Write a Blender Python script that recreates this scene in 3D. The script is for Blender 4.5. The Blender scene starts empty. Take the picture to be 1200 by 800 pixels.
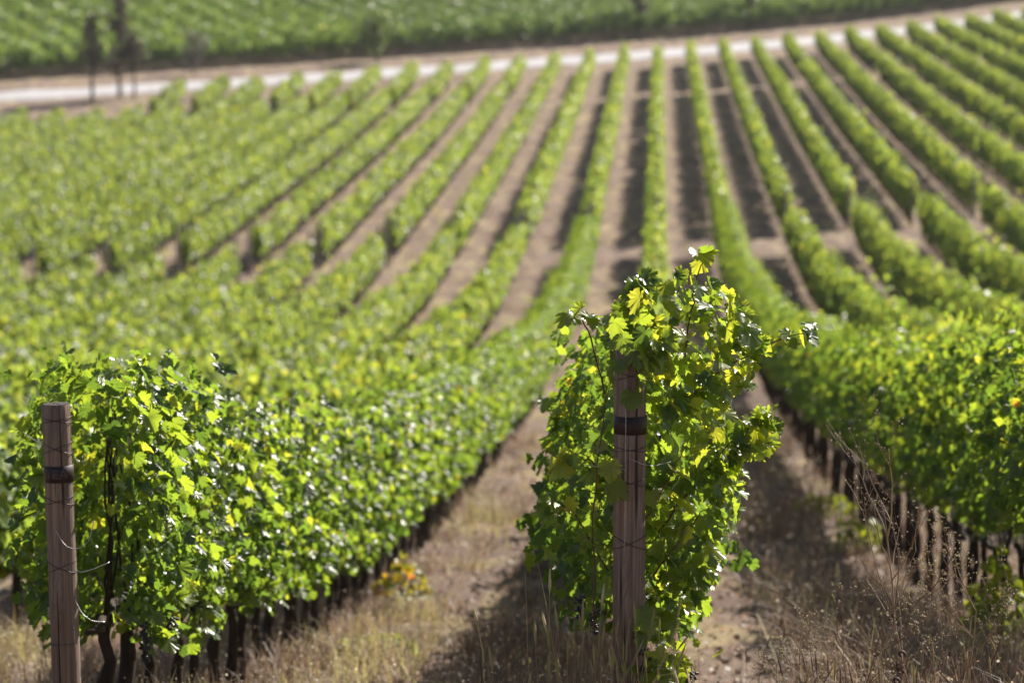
import bpy, math, random
import numpy as np
from mathutils import Vector

random.seed(7)
RNG = np.random.default_rng(7)
SC = bpy.context.scene
COL = SC.collection

# ------------------------------------------------------------------ camera, sky, sun, exposure
cam_d = bpy.data.cameras.new('camera')
cam = bpy.data.objects.new('camera', cam_d)
COL.objects.link(cam)
cam_d.sensor_width = 36.0
cam_d.lens = 100.0
cam_d.clip_start = 0.1
cam_d.clip_end = 3000.0
cam.location = (0, 0, 0)
cam.rotation_euler = (math.radians(90 - 6.84), 0, math.radians(2.95))
cam_d.dof.use_dof = True
cam_d.dof.focus_distance = 11.25
cam_d.dof.aperture_fstop = 2.7
cam_d.dof.aperture_blades = 0
SC.camera = cam

SUN_AZ, SUN_EL = math.radians(37), math.radians(40)      # azimuth clockwise from +Y
world = bpy.data.worlds.new('World')
SC.world = world
world.use_nodes = True
wn = world.node_tree
sky = wn.nodes.new('ShaderNodeTexSky')
sky.sky_type = 'NISHITA'
sky.sun_disc = False
sky.sun_elevation = SUN_EL
sky.sun_rotation = SUN_AZ
sky.dust_density = 1.5
bg = wn.nodes['Background']
bg.inputs['Strength'].default_value = 0.052
wn.links.new(sky.outputs[0], bg.inputs['Color'])

sd = bpy.data.lights.new('sun', 'SUN')
sd.energy = 5.0
sd.angle = math.radians(0.53)
sd.color = (1.0, 0.93, 0.82)
so = bpy.data.objects.new('sun', sd)
COL.objects.link(so)
sp = Vector((math.sin(SUN_AZ) * math.cos(SUN_EL), math.cos(SUN_AZ) * math.cos(SUN_EL), math.sin(SUN_EL)))
so.rotation_euler = (-sp).to_track_quat('-Z', 'Y').to_euler()
so.location = (20, 30, 40)

SC.view_settings.view_transform = 'Standard'
SC.view_settings.look = 'None'
SC.view_settings.exposure = 1.12
SC.view_settings.gamma = 1.0
SC.view_settings.use_curve_mapping = False
SC.render.engine = 'CYCLES'
SC.cycles.max_bounces = 8
SC.cycles.transmission_bounces = 6
SC.cycles.diffuse_bounces = 4
SC.cycles.glossy_bounces = 3
SC.cycles.transparent_max_bounces = 4
SC.cycles.volume_bounces = 1
SC.cycles.use_denoising = True
SC.cycles.caustics_reflective = False
SC.cycles.caustics_refractive = False

# ------------------------------------------------------------------ helpers
def mesh_np(name, V, F, attrs=None, smooth=False, uv=None):
    """V (n,3), F (m,k) all faces with k corners"""
    me = bpy.data.meshes.new(name)
    V = np.asarray(V, np.float32); F = np.asarray(F, np.int32)
    m, k = F.shape
    me.vertices.add(len(V)); me.vertices.foreach_set('co', V.ravel())
    me.loops.add(m * k); me.loops.foreach_set('vertex_index', F.ravel())
    me.polygons.add(m)
    me.polygons.foreach_set('loop_start', np.arange(m, dtype=np.int32) * k)
    if smooth:
        me.polygons.foreach_set('use_smooth', np.ones(m, bool))
    for an, arr in (attrs or {}).items():
        a = me.attributes.new(an, 'FLOAT', 'POINT')
        a.data.foreach_set('value', np.asarray(arr, np.float32))
    me.update(calc_edges=True)
    return me

def obj(name, me, mat, parent=None, loc=None):
    o = bpy.data.objects.new(name, me)
    if mat is not None and not me.materials:
        me.materials.append(mat)
    COL.objects.link(o)
    if loc is not None: o.location = loc
    if parent is not None: o.parent = parent
    return o

def empty(name, loc, rz=0.0):
    o = bpy.data.objects.new(name, None)
    o.empty_display_size = 0.1
    o.location = loc; o.rotation_euler = (0, 0, rz)
    COL.objects.link(o)
    return o

def tag(o, label, cat, group=None):
    o['label'] = label; o['category'] = cat
    if group: o['group'] = group
    return o

class Acc:
    """collects tubes, lathes and quads into one mesh"""
    def __init__(s): s.v = []; s.f = []; s.a = []
    def tube(s, pts, rad, n=6, cap=True, tone=0.5):
        pts = np.asarray(pts, float); m = len(pts)
        rad = np.full(m, rad, float) if np.isscalar(rad) else np.asarray(rad, float)
        T = np.gradient(pts, axis=0); T /= np.linalg.norm(T, axis=1)[:, None] + 1e-9
        ref = np.array([1.0, 0, 0]) if abs(T[:, 0]).mean() < 0.8 else np.array([0, 0, 1.0])
        N = np.cross(T, ref); N /= np.linalg.norm(N, axis=1)[:, None] + 1e-9
        B = np.cross(T, N)
        b0 = len(s.v); ang = np.arange(n) * 2 * math.pi / n
        for i in range(m):
            for a in ang:
                s.v.append(tuple(pts[i] + rad[i] * (math.cos(a) * N[i] + math.sin(a) * B[i]))); s.a.append(tone)
        for i in range(m - 1):
            for j in range(n):
                s.f.append((b0 + i * n + j, b0 + i * n + (j + 1) % n, b0 + (i + 1) * n + (j + 1) % n, b0 + (i + 1) * n + j))
        if cap:
            s.f.append(tuple(b0 + j for j in range(n))[::-1])
            s.f.append(tuple(b0 + (m - 1) * n + j for j in range(n)))
    def poly(s, pts, tone=0.5):
        b = len(s.v)
        for p in pts: s.v.append(tuple(p)); s.a.append(tone)
        s.f.append(tuple(range(b, b + len(pts))))
    def ball(s, c, r, tone=0.5, n=6, m=4):
        b = len(s.v); c = np.asarray(c, float)
        s.v.append(tuple(c + (0, 0, r))); s.a.append(tone)
        for i in range(1, m):
            th = math.pi * i / m
            for j in range(n):
                ph = 2 * math.pi * j / n
                s.v.append(tuple(c + r * np.array([math.sin(th) * math.cos(ph), math.sin(th) * math.sin(ph), math.cos(th)]))); s.a.append(tone)
        s.v.append(tuple(c - (0, 0, r))); s.a.append(tone)
        L = len(s.v) - 1
        for j in range(n):
            s.f.append((b, b + 1 + j, b + 1 + (j + 1) % n))
            s.f.append((L, L - n + (j + 1) % n, L - n + j))
        for i in range(m - 2):
            for j in range(n):
                q = b + 1 + i * n
                s.f.append((q + j, q + n + j, q + n + (j + 1) % n, q + (j + 1) % n))
    def mesh(s, name, smooth=True):
        me = bpy.data.meshes.new(name)
        me.from_pydata(s.v, [], s.f)
        if smooth: me.polygons.foreach_set('use_smooth', np.ones(len(s.f), bool))
        a = me.attributes.new('tone', 'FLOAT', 'POINT'); a.data.foreach_set('value', np.asarray(s.a, np.float32))
        me.update()
        return me

# ------------------------------------------------------------------ materials
def new_mat(name):
    m = bpy.data.materials.new(name); m.use_nodes = True
    nt = m.node_tree; nt.nodes.clear()
    return m, nt, nt.nodes, nt.links

def ramp(N, stops):
    r = N.new('ShaderNodeValToRGB')
    e = r.color_ramp.elements
    e[0].position, e[0].color = stops[0][0], (*stops[0][1], 1)
    e[1].position, e[1].color = stops[-1][0], (*stops[-1][1], 1)
    for p, c in stops[1:-1]:
        x = e.new(p); x.color = (*c, 1)
    return r

def leaf_mat(name, stops, trans=0.45, tgain=(2.0, 1.75, 0.8), rough=0.38, spec=0.5, noise=0.0):
    m, nt, N, L = new_mat(name)
    at = N.new('ShaderNodeAttribute'); at.attribute_name = 'tone'
    cr = ramp(N, stops)
    fac = at.outputs['Fac']
    if noise:
        tc = N.new('ShaderNodeTexCoord'); nz = N.new('ShaderNodeTexNoise')
        nz.inputs['Scale'].default_value = 45.0; nz.inputs['Detail'].default_value = 3.0
        L.new(tc.outputs['Object'], nz.inputs['Vector'])
        ma = N.new('ShaderNodeMath'); ma.operation = 'MULTIPLY_ADD'
        ma.inputs[1].default_value = noise; ma.inputs[2].default_value = -noise * 0.5
        L.new(nz.outputs['Fac'], ma.inputs[0])
        ad = N.new('ShaderNodeMath'); ad.operation = 'ADD'
        L.new(fac, ad.inputs[0]); L.new(ma.outputs[0], ad.inputs[1]); fac = ad.outputs[0]
    L.new(fac, cr.inputs['Fac'])
    pb = N.new('ShaderNodeBsdfPrincipled')
    pb.inputs['Roughness'].default_value = rough
    pb.inputs['Specular IOR Level'].default_value = spec
    L.new(cr.outputs['Color'], pb.inputs['Base Color'])
    tg = N.new('ShaderNodeMix'); tg.data_type = 'RGBA'; tg.blend_type = 'MULTIPLY'; tg.inputs[0].default_value = 1.0
    L.new(cr.outputs['Color'], tg.inputs[6]); tg.inputs[7].default_value = (*tgain, 1)
    tr = N.new('ShaderNodeBsdfTranslucent'); L.new(tg.outputs[2], tr.inputs['Color'])
    mx = N.new('ShaderNodeMixShader'); mx.inputs[0].default_value = trans
    L.new(pb.outputs[0], mx.inputs[1]); L.new(tr.outputs[0], mx.inputs[2])
    out = N.new('ShaderNodeOutputMaterial'); L.new(mx.outputs[0], out.inputs['Surface'])
    return m

GREEN = [(0.0, (0.026, 0.060, 0.016)), (0.35, (0.046, 0.094, 0.018)), (0.7, (0.085, 0.142, 0.022)), (0.93, (0.14, 0.18, 0.028)), (0.985, (0.22, 0.19, 0.035)), (1.0, (0.20, 0.08, 0.022))]
M_LEAF = leaf_mat('vine_leaf', GREEN, trans=0.60, tgain=(5.2, 3.85, 1.6), rough=0.33, spec=0.9, noise=0.14)
M_LEAF_FAR = leaf_mat('vine_leaf_far', GREEN, trans=0.57, tgain=(5.5, 3.9, 2.6), rough=0.42, spec=0.7)
M_LEAF_HILL = leaf_mat('vine_leaf_hillside', GREEN, trans=0.5, tgain=(4.4, 3.3, 2.6), rough=0.45, spec=0.5)
BLUE = [(0.0, (0.055, 0.10, 0.04)), (0.5, (0.105, 0.155, 0.055)), (1.0, (0.18, 0.22, 0.07))]
M_LEAF_BLUE = leaf_mat('vine_leaf_bluish', BLUE, trans=0.42, tgain=(2.0, 1.9, 0.9), rough=0.42, spec=0.5)
AUT = [(0.0, (0.10, 0.15, 0.02)), (0.55, (0.28, 0.26, 0.03)), (0.85, (0.38, 0.25, 0.03)), (1.0, (0.38, 0.13, 0.02))]
M_LEAF_AUT = leaf_mat('autumn_leaf', AUT, trans=0.5, tgain=(1.8, 1.6, 0.8), rough=0.45, spec=0.4)
LIME = [(0.0, (0.12, 0.17, 0.02)), (0.5, (0.22, 0.27, 0.03)), (1.0, (0.32, 0.34, 0.05))]
M_LEAF_LIME = leaf_mat('young_leaf', LIME, trans=0.5, tgain=(1.9, 1.8, 0.7), rough=0.42, spec=0.4)
DARKT = [(0.0, (0.05, 0.045, 0.034)), (0.5, (0.09, 0.075, 0.055)), (1.0, (0.18, 0.125, 0.085))]
M_LEAF_DARK = leaf_mat('dark_conifer_leaf', DARKT, trans=0.2, tgain=(1.3, 1.2, 1.0), rough=0.6, spec=0.3)
GREYT = [(0.0, (0.10, 0.09, 0.09)), (1.0, (0.17, 0.15, 0.14))]
M_LEAF_GREY = leaf_mat('grey_twig_leaf', GREYT, trans=0.3, tgain=(1.2, 1.2, 1.2), rough=0.7, spec=0.2)
STRAW = [(0.0, (0.09, 0.058, 0.046)), (0.4, (0.21, 0.142, 0.108)), (0.72, (0.36, 0.265, 0.195)), (0.82, (0.39, 0.34, 0.15)), (0.92, (0.36, 0.33, 0.12)), (1.0, (0.68, 0.60, 0.52))]
M_STRAW = leaf_mat('dry_grass_blade', STRAW, trans=0.35, tgain=(1.3, 1.25, 1.1), rough=0.55, spec=0.35)

def bark_mat(name, c0, c1, scale=(30, 30, 6), bump=0.5):
    m, nt, N, L = new_mat(name)
    tc = N.new('ShaderNodeTexCoord'); mp = N.new('ShaderNodeMapping'); mp.inputs['Scale'].default_value = scale
    nz = N.new('ShaderNodeTexNoise'); nz.inputs['Scale'].default_value = 1.0; nz.inputs['Detail'].default_value = 5
    L.new(tc.outputs['Object'], mp.inputs['Vector']); L.new(mp.outputs[0], nz.inputs['Vector'])
    cr = ramp(N, [(0.3, c0), (0.7, c1)]); L.new(nz.outputs['Fac'], cr.inputs['Fac'])
    pb = N.new('ShaderNodeBsdfPrincipled'); pb.inputs['Roughness'].default_value = 0.85
    pb.inputs['Specular IOR Level'].default_value = 0.25
    L.new(cr.outputs[0], pb.inputs['Base Color'])
    bp = N.new('ShaderNodeBump'); bp.inputs['Strength'].default_value = bump; bp.inputs['Distance'].default_value = 0.01
    L.new(nz.outputs['Fac'], bp.inputs['Height']); L.new(bp.outputs[0], pb.inputs['Normal'])
    out = N.new('ShaderNodeOutputMaterial'); L.new(pb.outputs[0], out.inputs['Surface'])
    return m
M_BARK = bark_mat('vine_bark', (0.016, 0.010, 0.009), (0.055, 0.036, 0.028))
M_CANE = bark_mat('cane_bark', (0.09, 0.045, 0.025), (0.20, 0.11, 0.06))
M_TREEBARK = bark_mat('tree_bark', (0.05, 0.04, 0.035), (0.12, 0.10, 0.085))
M_STALK = bark_mat('dry_stalk', (0.20, 0.13, 0.09), (0.40, 0.30, 0.21))
M_GREYPOST = bark_mat('grey_post_wood', (0.15, 0.12, 0.10), (0.30, 0.25, 0.21), scale=(20, 20, 2))

def post_mat():
    m, nt, N, L = new_mat('post_wood')
    tc = N.new('ShaderNodeTexCoord')
    mp = N.new('ShaderNodeMapping'); mp.inputs['Scale'].default_value = (30, 30, 1.6)
    L.new(tc.outputs['Object'], mp.inputs['Vector'])
    n1 = N.new('ShaderNodeTexNoise'); n1.inputs['Scale'].default_value = 1.0; n1.inputs['Detail'].default_value = 8; n1.inputs['Roughness'].default_value = 0.7; n1.inputs['Distortion'].default_value = 2.2
    L.new(mp.outputs[0], n1.inputs['Vector'])
    mp2 = N.new('ShaderNodeMapping'); mp2.inputs['Scale'].default_value = (75, 75, 1.6)
    L.new(tc.outputs['Object'], mp2.inputs['Vector'])
    n2 = N.new('ShaderNodeTexNoise'); n2.inputs['Scale'].default_value = 1.0; n2.inputs['Detail'].default_value = 4
    L.new(mp2.outputs[0], n2.inputs['Vector'])
    wv = N.new('ShaderNodeTexWave'); wv.bands_direction = 'X'; wv.inputs['Scale'].default_value = 7.0; wv.inputs['Distortion'].default_value = 11.0
    wv.inputs['Detail'].default_value = 3.0; wv.inputs['Detail Scale'].default_value = 0.6
    mp3 = N.new('ShaderNodeMapping'); mp3.inputs['Scale'].default_value = (1.0, 1.0, 0.12)
    L.new(tc.outputs['Object'], mp3.inputs['Vector']); L.new(mp3.outputs[0], wv.inputs['Vector'])
    c1 = ramp(N, [(0.25, (0.10, 0.060, 0.044)), (0.5, (0.225, 0.145, 0.105)), (0.75, (0.37, 0.27, 0.20))])
    L.new(n1.outputs['Fac'], c1.inputs['Fac'])
    mx = N.new('ShaderNodeMix'); mx.data_type = 'RGBA'; mx.blend_type = 'MULTIPLY'; mx.inputs[0].default_value = 0.42
    c2 = ramp(N, [(0.32, (0.30, 0.24, 0.22)), (0.5, (1, 1, 1))]); L.new(n2.outputs['Fac'], c2.inputs['Fac'])
    L.new(c1.outputs[0], mx.inputs[6]); L.new(c2.outputs[0], mx.inputs[7])
    mx2 = N.new('ShaderNodeMix'); mx2.data_type = 'RGBA'; mx2.blend_type = 'MULTIPLY'; mx2.inputs[0].default_value = 0.22
    c3 = ramp(N, [(0.0, (0.45, 0.36, 0.33)), (0.35, (1, 1, 1))]); L.new(wv.outputs['Fac'], c3.inputs['Fac'])
    L.new(mx.outputs[2], mx2.inputs[6]); L.new(c3.outputs[0], mx2.inputs[7])
    ng = N.new('ShaderNodeTexNoise'); ng.inputs['Scale'].default_value = 1.0; ng.inputs['Detail'].default_value = 6
    mpg = N.new('ShaderNodeMapping'); mpg.inputs['Scale'].default_value = (9, 9, 2.2)
    L.new(tc.outputs['Object'], mpg.inputs['Vector']); L.new(mpg.outputs[0], ng.inputs['Vector'])
    fg = N.new('ShaderNodeMapRange'); fg.inputs[1].default_value = 0.42; fg.inputs[2].default_value = 0.68; fg.inputs[4].default_value = 0.8
    L.new(ng.outputs['Fac'], fg.inputs[0])
    mg = N.new('ShaderNodeMix'); mg.data_type = 'RGBA'; L.new(fg.outputs[0], mg.inputs[0])
    cg = ramp(N, [(0.3, (0.085, 0.068, 0.06)), (0.7, (0.25, 0.205, 0.175))]); L.new(n1.outputs['Fac'], cg.inputs['Fac'])
    L.new(mx2.outputs[2], mg.inputs[6]); L.new(cg.outputs[0], mg.inputs[7])
    nk = N.new('ShaderNodeTexNoise'); nk.inputs['Scale'].default_value = 1.0; nk.inputs['Detail'].default_value = 2; nk.inputs['Distortion'].default_value = 0.6
    mpk = N.new('ShaderNodeMapping'); mpk.inputs['Scale'].default_value = (42, 42, 0.9)
    L.new(tc.outputs['Object'], mpk.inputs['Vector']); L.new(mpk.outputs[0], nk.inputs['Vector'])
    ck = ramp(N, [(0.37, (0.10, 0.08, 0.07)), (0.44, (1, 1, 1))]); L.new(nk.outputs['Fac'], ck.inputs['Fac'])
    mk = N.new('ShaderNodeMix'); mk.data_type = 'RGBA'; mk.blend_type = 'MULTIPLY'; mk.inputs[0].default_value = 0.9
    L.new(mg.outputs[2], mk.inputs[6]); L.new(ck.outputs[0], mk.inputs[7])
    pb = N.new('ShaderNodeBsdfPrincipled'); pb.inputs['Roughness'].default_value = 0.75; pb.inputs['Specular IOR Level'].default_value = 0.3
    L.new(mk.outputs[2], pb.inputs['Base Color'])
    bp = N.new('ShaderNodeBump'); bp.inputs['Strength'].default_value = 0.7; bp.inputs['Distance'].default_value = 0.006
    L.new(nk.outputs['Fac'], bp.inputs['Height']); L.new(bp.outputs[0], pb.inputs['Normal'])
    out = N.new('ShaderNodeOutputMaterial'); L.new(pb.outputs[0], out.inputs['Surface'])
    return m
M_POST = post_mat()

def plain(name, c, rough=0.5, metal=0.0, spec=0.4, var=0.3, scale=60):
    m, nt, N, L = new_mat(name)
    tc = N.new('ShaderNodeTexCoord'); nz = N.new('ShaderNodeTexNoise'); nz.inputs['Scale'].default_value = scale; nz.inputs['Detail'].default_value = 4
    L.new(tc.outputs['Object'], nz.inputs['Vector'])
    cr = ramp(N, [(0.3, tuple(x * (1 - var) for x in c)), (0.7, tuple(min(1, x * (1 + var)) for x in c))])
    L.new(nz.outputs['Fac'], cr.inputs['Fac'])
    pb = N.new('ShaderNodeBsdfPrincipled'); pb.inputs['Roughness'].default_value = rough; pb.inputs['Metallic'].default_value = metal
    pb.inputs['Specular IOR Level'].default_value = spec
    L.new(cr.outputs[0], pb.inputs['Base Color'])
    out = N.new('ShaderNodeOutputMaterial'); L.new(pb.outputs[0], out.inputs['Surface'])
    return m
M_BAND = plain('band_plastic', (0.022, 0.007, 0.007), 0.5)
M_LETTER = plain('band_lettering', (0.085, 0.058, 0.058), 0.6)
M_TIE = plain('rusty_wire', (0.06, 0.045, 0.045), 0.5, 0.6)
M_WIRE = plain('galvanised_wire', (0.45, 0.44, 0.43), 0.4, 0.7)
M_GRAPE = plain('grape_skin', (0.018, 0.014, 0.03), 0.35, 0, 0.5)
M_ENDGRAIN = plain('weathered_end_grain', (0.05, 0.04, 0.038), 0.9)
M_CAPSULE = plain('dry_seed_head', (0.52, 0.43, 0.34), 0.7)
M_CURL = plain('curled_dead_leaf', (0.07, 0.03, 0.022), 0.7)

# ------------------------------------------------------------------ terrain
SPC = 2.4                                     # row spacing
XM = -0.112                                   # the row in line with the central post
_k = [(-40, 1.2), (-12, -0.3), (0, -1.75), (6, -2.45), (11, -3.12), (14, -3.62), (18.5, -4.44), (24, -5.12), (32, -5.95), (40, -6.72), (57, -8.12), (73, -8.92), (88, -9.3), (105, -8.88),
      (126, -8.12), (148, -7.4), (175, -6.25), (205, -4.95), (240, -3.3), (300, -0.4), (500, 9)]
_ty = np.arange(-40, 500, 0.5)
_tz = np.interp(_ty, [a for a, b in _k], [b for a, b in _k])
_g = np.exp(-0.5 * (np.arange(-24, 25) * 0.5 / 3.0) ** 2); _g /= _g.sum()
_pad = np.concatenate([_tz[0] + (np.arange(-24, 0)) * (_tz[1] - _tz[0]), _tz, _tz[-1] + np.arange(1, 25) * (_tz[-1] - _tz[-2])])
_ts = np.convolve(_pad, _g, 'valid')

def s_of(X, Y):                               # distance (in Y) past the line where the rows end
    return Y - (208.0 + 0.66 * np.clip(X, -90, 70))
def ground(X, Y):
    X = np.asarray(X, float); Y = np.asarray(Y, float)
    z = np.interp(Y, _ty, _ts)
    Xc = np.clip(X, -70, 60)
    near = np.clip((Y - 20) / 60, 0, 1)
    s = s_of(X, Y)
    z = z + 0.03 * Xc + np.where(Xc < 0, 0.026, 0.0) * Xc * near * np.clip(1 - (s + 14) / 22, 0.1, 1) + np.where(Xc > 0, 0.0011, 0.0002) * Xc * Xc * near
    z = z + 0.028 * np.clip(s - 7, 0, 23)
    z = z + np.where(s > 30, 0.11 * (s - 30) ** 2 / (np.abs(s - 30) + 10), 0)
    # small unevenness
    z = z + 0.03 * np.sin(X * 2.3 + 0.4 * np.sin(Y * 0.7)) * np.sin(Y * 0.9 + X) + 0.012 * np.sin(X * 7.1 + Y * 3.3)
    z = z + 0.035 * np.sin(X * 5.2 + 1.7 * np.sin(Y * 0.31)) * np.sin(Y * 1.7 + 2 * np.sin(X * 0.9)) + 0.02 * np.sin((X - XM) * 2 * math.pi / SPC * 2)
    return z
def gz(x, y): return float(ground(x, y))

def ground_mat():
    m, nt, N, L = new_mat('vineyard_soil')
    tc = N.new('ShaderNodeTexCoord')
    def noise(scale, detail=5, rough=0.6, mapscale=(1, 1, 1)):
        mp = N.new('ShaderNodeMapping'); mp.inputs['Scale'].default_value = mapscale
        L.new(tc.outputs['Object'], mp.inputs['Vector'])
        n = N.new('ShaderNodeTexNoise'); n.inputs['Scale'].default_value = scale; n.inputs['Detail'].default_value = detail; n.inputs['Roughness'].default_value = rough
        L.new(mp.outputs[0], n.inputs['Vector']); return n
    fine = noise(22, 8, 0.75)
    mid = noise(1.1, 5, 0.65, (1.6, 0.5, 1))
    big = noise(0.6, 6, 0.7, (1, 0.45, 1))
    base = ramp(N, [(0.28, (0.075, 0.050, 0.042)), (0.5, (0.18, 0.129, 0.104)), (0.72, (0.34, 0.26, 0.212))])
    L.new(fine.outputs['Fac'], base.inputs['Fac'])
    strawc = ramp(N, [(0.3, (0.22, 0.17, 0.095)), (0.7, (0.43, 0.35, 0.20))]); L.new(fine.outputs['Fac'], strawc.inputs['Fac'])
    f1 = N.new('ShaderNodeMapRange'); f1.inputs[1].default_value = 0.50; f1.inputs[2].default_value = 0.60; f1.inputs[4].default_value = 0.85
    L.new(mid.outputs['Fac'], f1.inputs[0])
    m1 = N.new('ShaderNodeMix'); m1.data_type = 'RGBA'; L.new(f1.outputs[0], m1.inputs[0])
    L.new(base.outputs[0], m1.inputs[6]); L.new(strawc.outputs[0], m1.inputs[7])
    f2 = N.new('ShaderNodeMapRange'); f2.inputs[1].default_value = 0.50; f2.inputs[2].default_value = 0.64; f2.inputs[4].default_value = 0.8
    L.new(big.outputs['Fac'], f2.inputs[0])
    m2 = N.new('ShaderNodeMix'); m2.data_type = 'RGBA'; L.new(f2.outputs[0], m2.inputs[0])
    L.new(m1.outputs[2], m2.inputs[6]); m2.inputs[7].default_value = (0.125, 0.082, 0.068, 1)
    pb = N.new('ShaderNodeBsdfPrincipled'); pb.inputs['Roughness'].default_value = 0.95; pb.inputs['Specular IOR Level'].default_value = 0.15
    L.new(m2.outputs[2], pb.inputs['Base Color'])
    bp = N.new('ShaderNodeBump'); bp.inputs['Strength'].default_value = 0.8; bp.inputs['Distance'].default_value = 0.05
    L.new(fine.outputs['Fac'], bp.inputs['Height']); L.new(bp.outputs[0], pb.inputs['Normal'])
    out = N.new('ShaderNodeOutputMaterial'); L.new(pb.outputs[0], out.inputs['Surface'])
    return m

def build_ground():
    ys = np.concatenate([np.arange(-30, 5, 1.0), np.arange(5, 45, 0.22), np.arange(45, 120, 0.8), np.arange(120, 300, 1.5), np.arange(300, 481, 10)])
    xs = np.concatenate([np.arange(-240, -60, 12), np.arange(-60, -8, 1.0), np.arange(-8, 8, 0.22), np.arange(8, 50, 1.0), np.arange(50, 241, 10)])
    X, Y = np.meshgrid(xs, ys)
    Z = ground(X, Y)
    h = 0.02 * RNG.standard_normal(X.shape)
    Z = Z + np.where((np.abs(X) < 8) & (Y < 45), h, 0)
    V = np.stack([X.ravel(), Y.ravel(), Z.ravel()], 1)
    nx = len(xs); i = np.arange((len(ys) - 1) * nx).reshape(len(ys) - 1, nx)[:, :-1].ravel()
    F = np.stack([i, i + 1, i + nx + 1, i + nx], 1)
    o = obj('ground', mesh_np('ground', V, F, smooth=True), ground_mat()); o['kind'] = 'structure'
build_ground()

def build_road():
    m, nt, N, L = new_mat('pale_gravel_road')
    tc = N.new('ShaderNodeTexCoord'); nz = N.new('ShaderNodeTexNoise'); nz.inputs['Scale'].default_value = 1.5; nz.inputs['Detail'].default_value = 8
    L.new(tc.outputs['Object'], nz.inputs['Vector'])
    cr = ramp(N, [(0.3, (0.28, 0.27, 0.28)), (0.7, (0.40, 0.385, 0.40))]); L.new(nz.outputs['Fac'], cr.inputs['Fac'])
    pb = N.new('ShaderNodeBsdfPrincipled'); pb.inputs['Roughness'].default_value = 0.8; L.new(cr.outputs[0], pb.inputs['Base Color'])
    out = N.new('ShaderNodeOutputMaterial'); L.new(pb.outputs[0], out.inputs['Surface'])
    xs = np.arange(-88, 68, 1.0); n = len(xs)
    V = []
    for s, dz in ((8.4, -0.05), (8.6, 0.07), (10, 0.10), (11.5, 0.11), (13.0, 0.10), (14.6, 0.07), (14.8, -0.05)):
        Y = 208 + 0.66 * xs + s
        V.append(np.stack([xs, Y, ground(xs, Y) + dz], 1))
    k = len(V); V = np.concatenate(V)
    F = [(a * n + i, a * n + i + 1, (a + 1) * n + i + 1, (a + 1) * n + i) for a in range(k - 1) for i in range(n - 1)]
    o = obj('road', mesh_np('road', V, F, smooth=True), m); o['kind'] = 'structure'
build_road()

# ------------------------------------------------------------------ leaves
_half = [(0.0, 0.02), (0.07, -0.12), (0.16, -0.13), (0.22, -0.21), (0.30, -0.14), (0.40, -0.13), (0.42, -0.02), (0.54, 0.03), (0.50, 0.12), (0.60, 0.22), (0.50, 0.26), (0.44, 0.32), (0.53, 0.37),
         (0.55, 0.47), (0.64, 0.55), (0.52, 0.58), (0.50, 0.68), (0.38, 0.64), (0.28, 0.62), (0.33, 0.70), (0.29, 0.78), (0.22, 0.80), (0.17, 0.91), (0.09, 0.90), (0.0, 1.02)]
LEAF_HI = np.array(_half + [(-x, y) for x, y in _half[-2:0:-1]])      # closed outline
def leaf_template(kind):
    if kind == 'hi':
        P = np.vstack([[0.0, 0.12], LEAF_HI]); n = len(LEAF_HI)
        F = np.array([(0, 1 + i, 1 + (i + 1) % n) for i in range(n)])
    elif kind == 'mid':
        P = np.array([(0, 0.4), (0, 0), (0.38, -0.12), (0.56, 0.2), (0.5, 0.55), (0.22, 0.66), (0, 1), (-0.22, 0.66), (-0.5, 0.55), (-0.56, 0.2), (-0.38, -0.12)], float)
        n = 10; F = np.array([(0, 1 + i, 1 + (i + 1) % n) for i in range(n)])
    else:
        P = np.array([(0, 0), (0.5, 0.15), (0.38, 0.65), (0, 0.95), (-0.38, 0.65), (-0.5, 0.15)], float)
        F = np.array([(0, 1, 2), (0, 2, 3), (0, 3, 4), (0, 4, 5)])
    return P, F

def leaf_geo(pos, nrm, tipdir, size, tone, kind='lo', rng=RNG):
    """instances a leaf at each pos; returns V,F,tone per vertex"""
    P, F = leaf_template(kind)
    n = len(pos)
    nrm = nrm / (np.linalg.norm(nrm, axis=1)[:, None] + 1e-9)
    t = tipdir - (tipdir * nrm).sum(1)[:, None] * nrm
    t /= np.linalg.norm(t, axis=1)[:, None] + 1e-9
    b = np.cross(t, nrm)
    px, py = P[:, 0][None], P[:, 1][None] - 0.3
    cup = rng.normal(-0.3, 0.5, (n, 1)); fold = rng.normal(0.2, 0.35, (n, 1)); dr = rng.normal(-0.3, 0.35, (n, 1))
    tw = rng.normal(0, 0.3, (n, 1))
    pz = cup * px ** 2 + fold * np.abs(px) + dr * py * np.abs(py) + tw * px * py
    if kind == 'hi':
        pz = pz + rng.normal(0, 0.035, (n, P.shape[0]))
    wob = 1 + rng.normal(0, 0.05, (n, P.shape[0])) if kind == 'hi' else 1.0
    asp = rng.uniform(0.85, 1.12, (n, 1))
    sz = size[:, None]
    V = pos[:, None, :] + (sz * px * asp * wob)[..., None] * b[:, None] + (sz * py * wob)[..., None] * t[:, None] + (sz * pz)[..., None] * nrm[:, None]
    k = P.shape[0]
    FF = (np.arange(n) * k)[:, None, None] + F[None]
    return V.reshape(-1, 3), FF.reshape(-1, 3), np.repeat(tone, k)

def wob1(y, seed, f):
    r = np.random.default_rng(seed); o = 0
    for i in range(5):
        o = o + np.sin(y * f * (0.6 + r.random() * 1.6) + r.random() * 6.28)
    return o / 2.6

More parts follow.
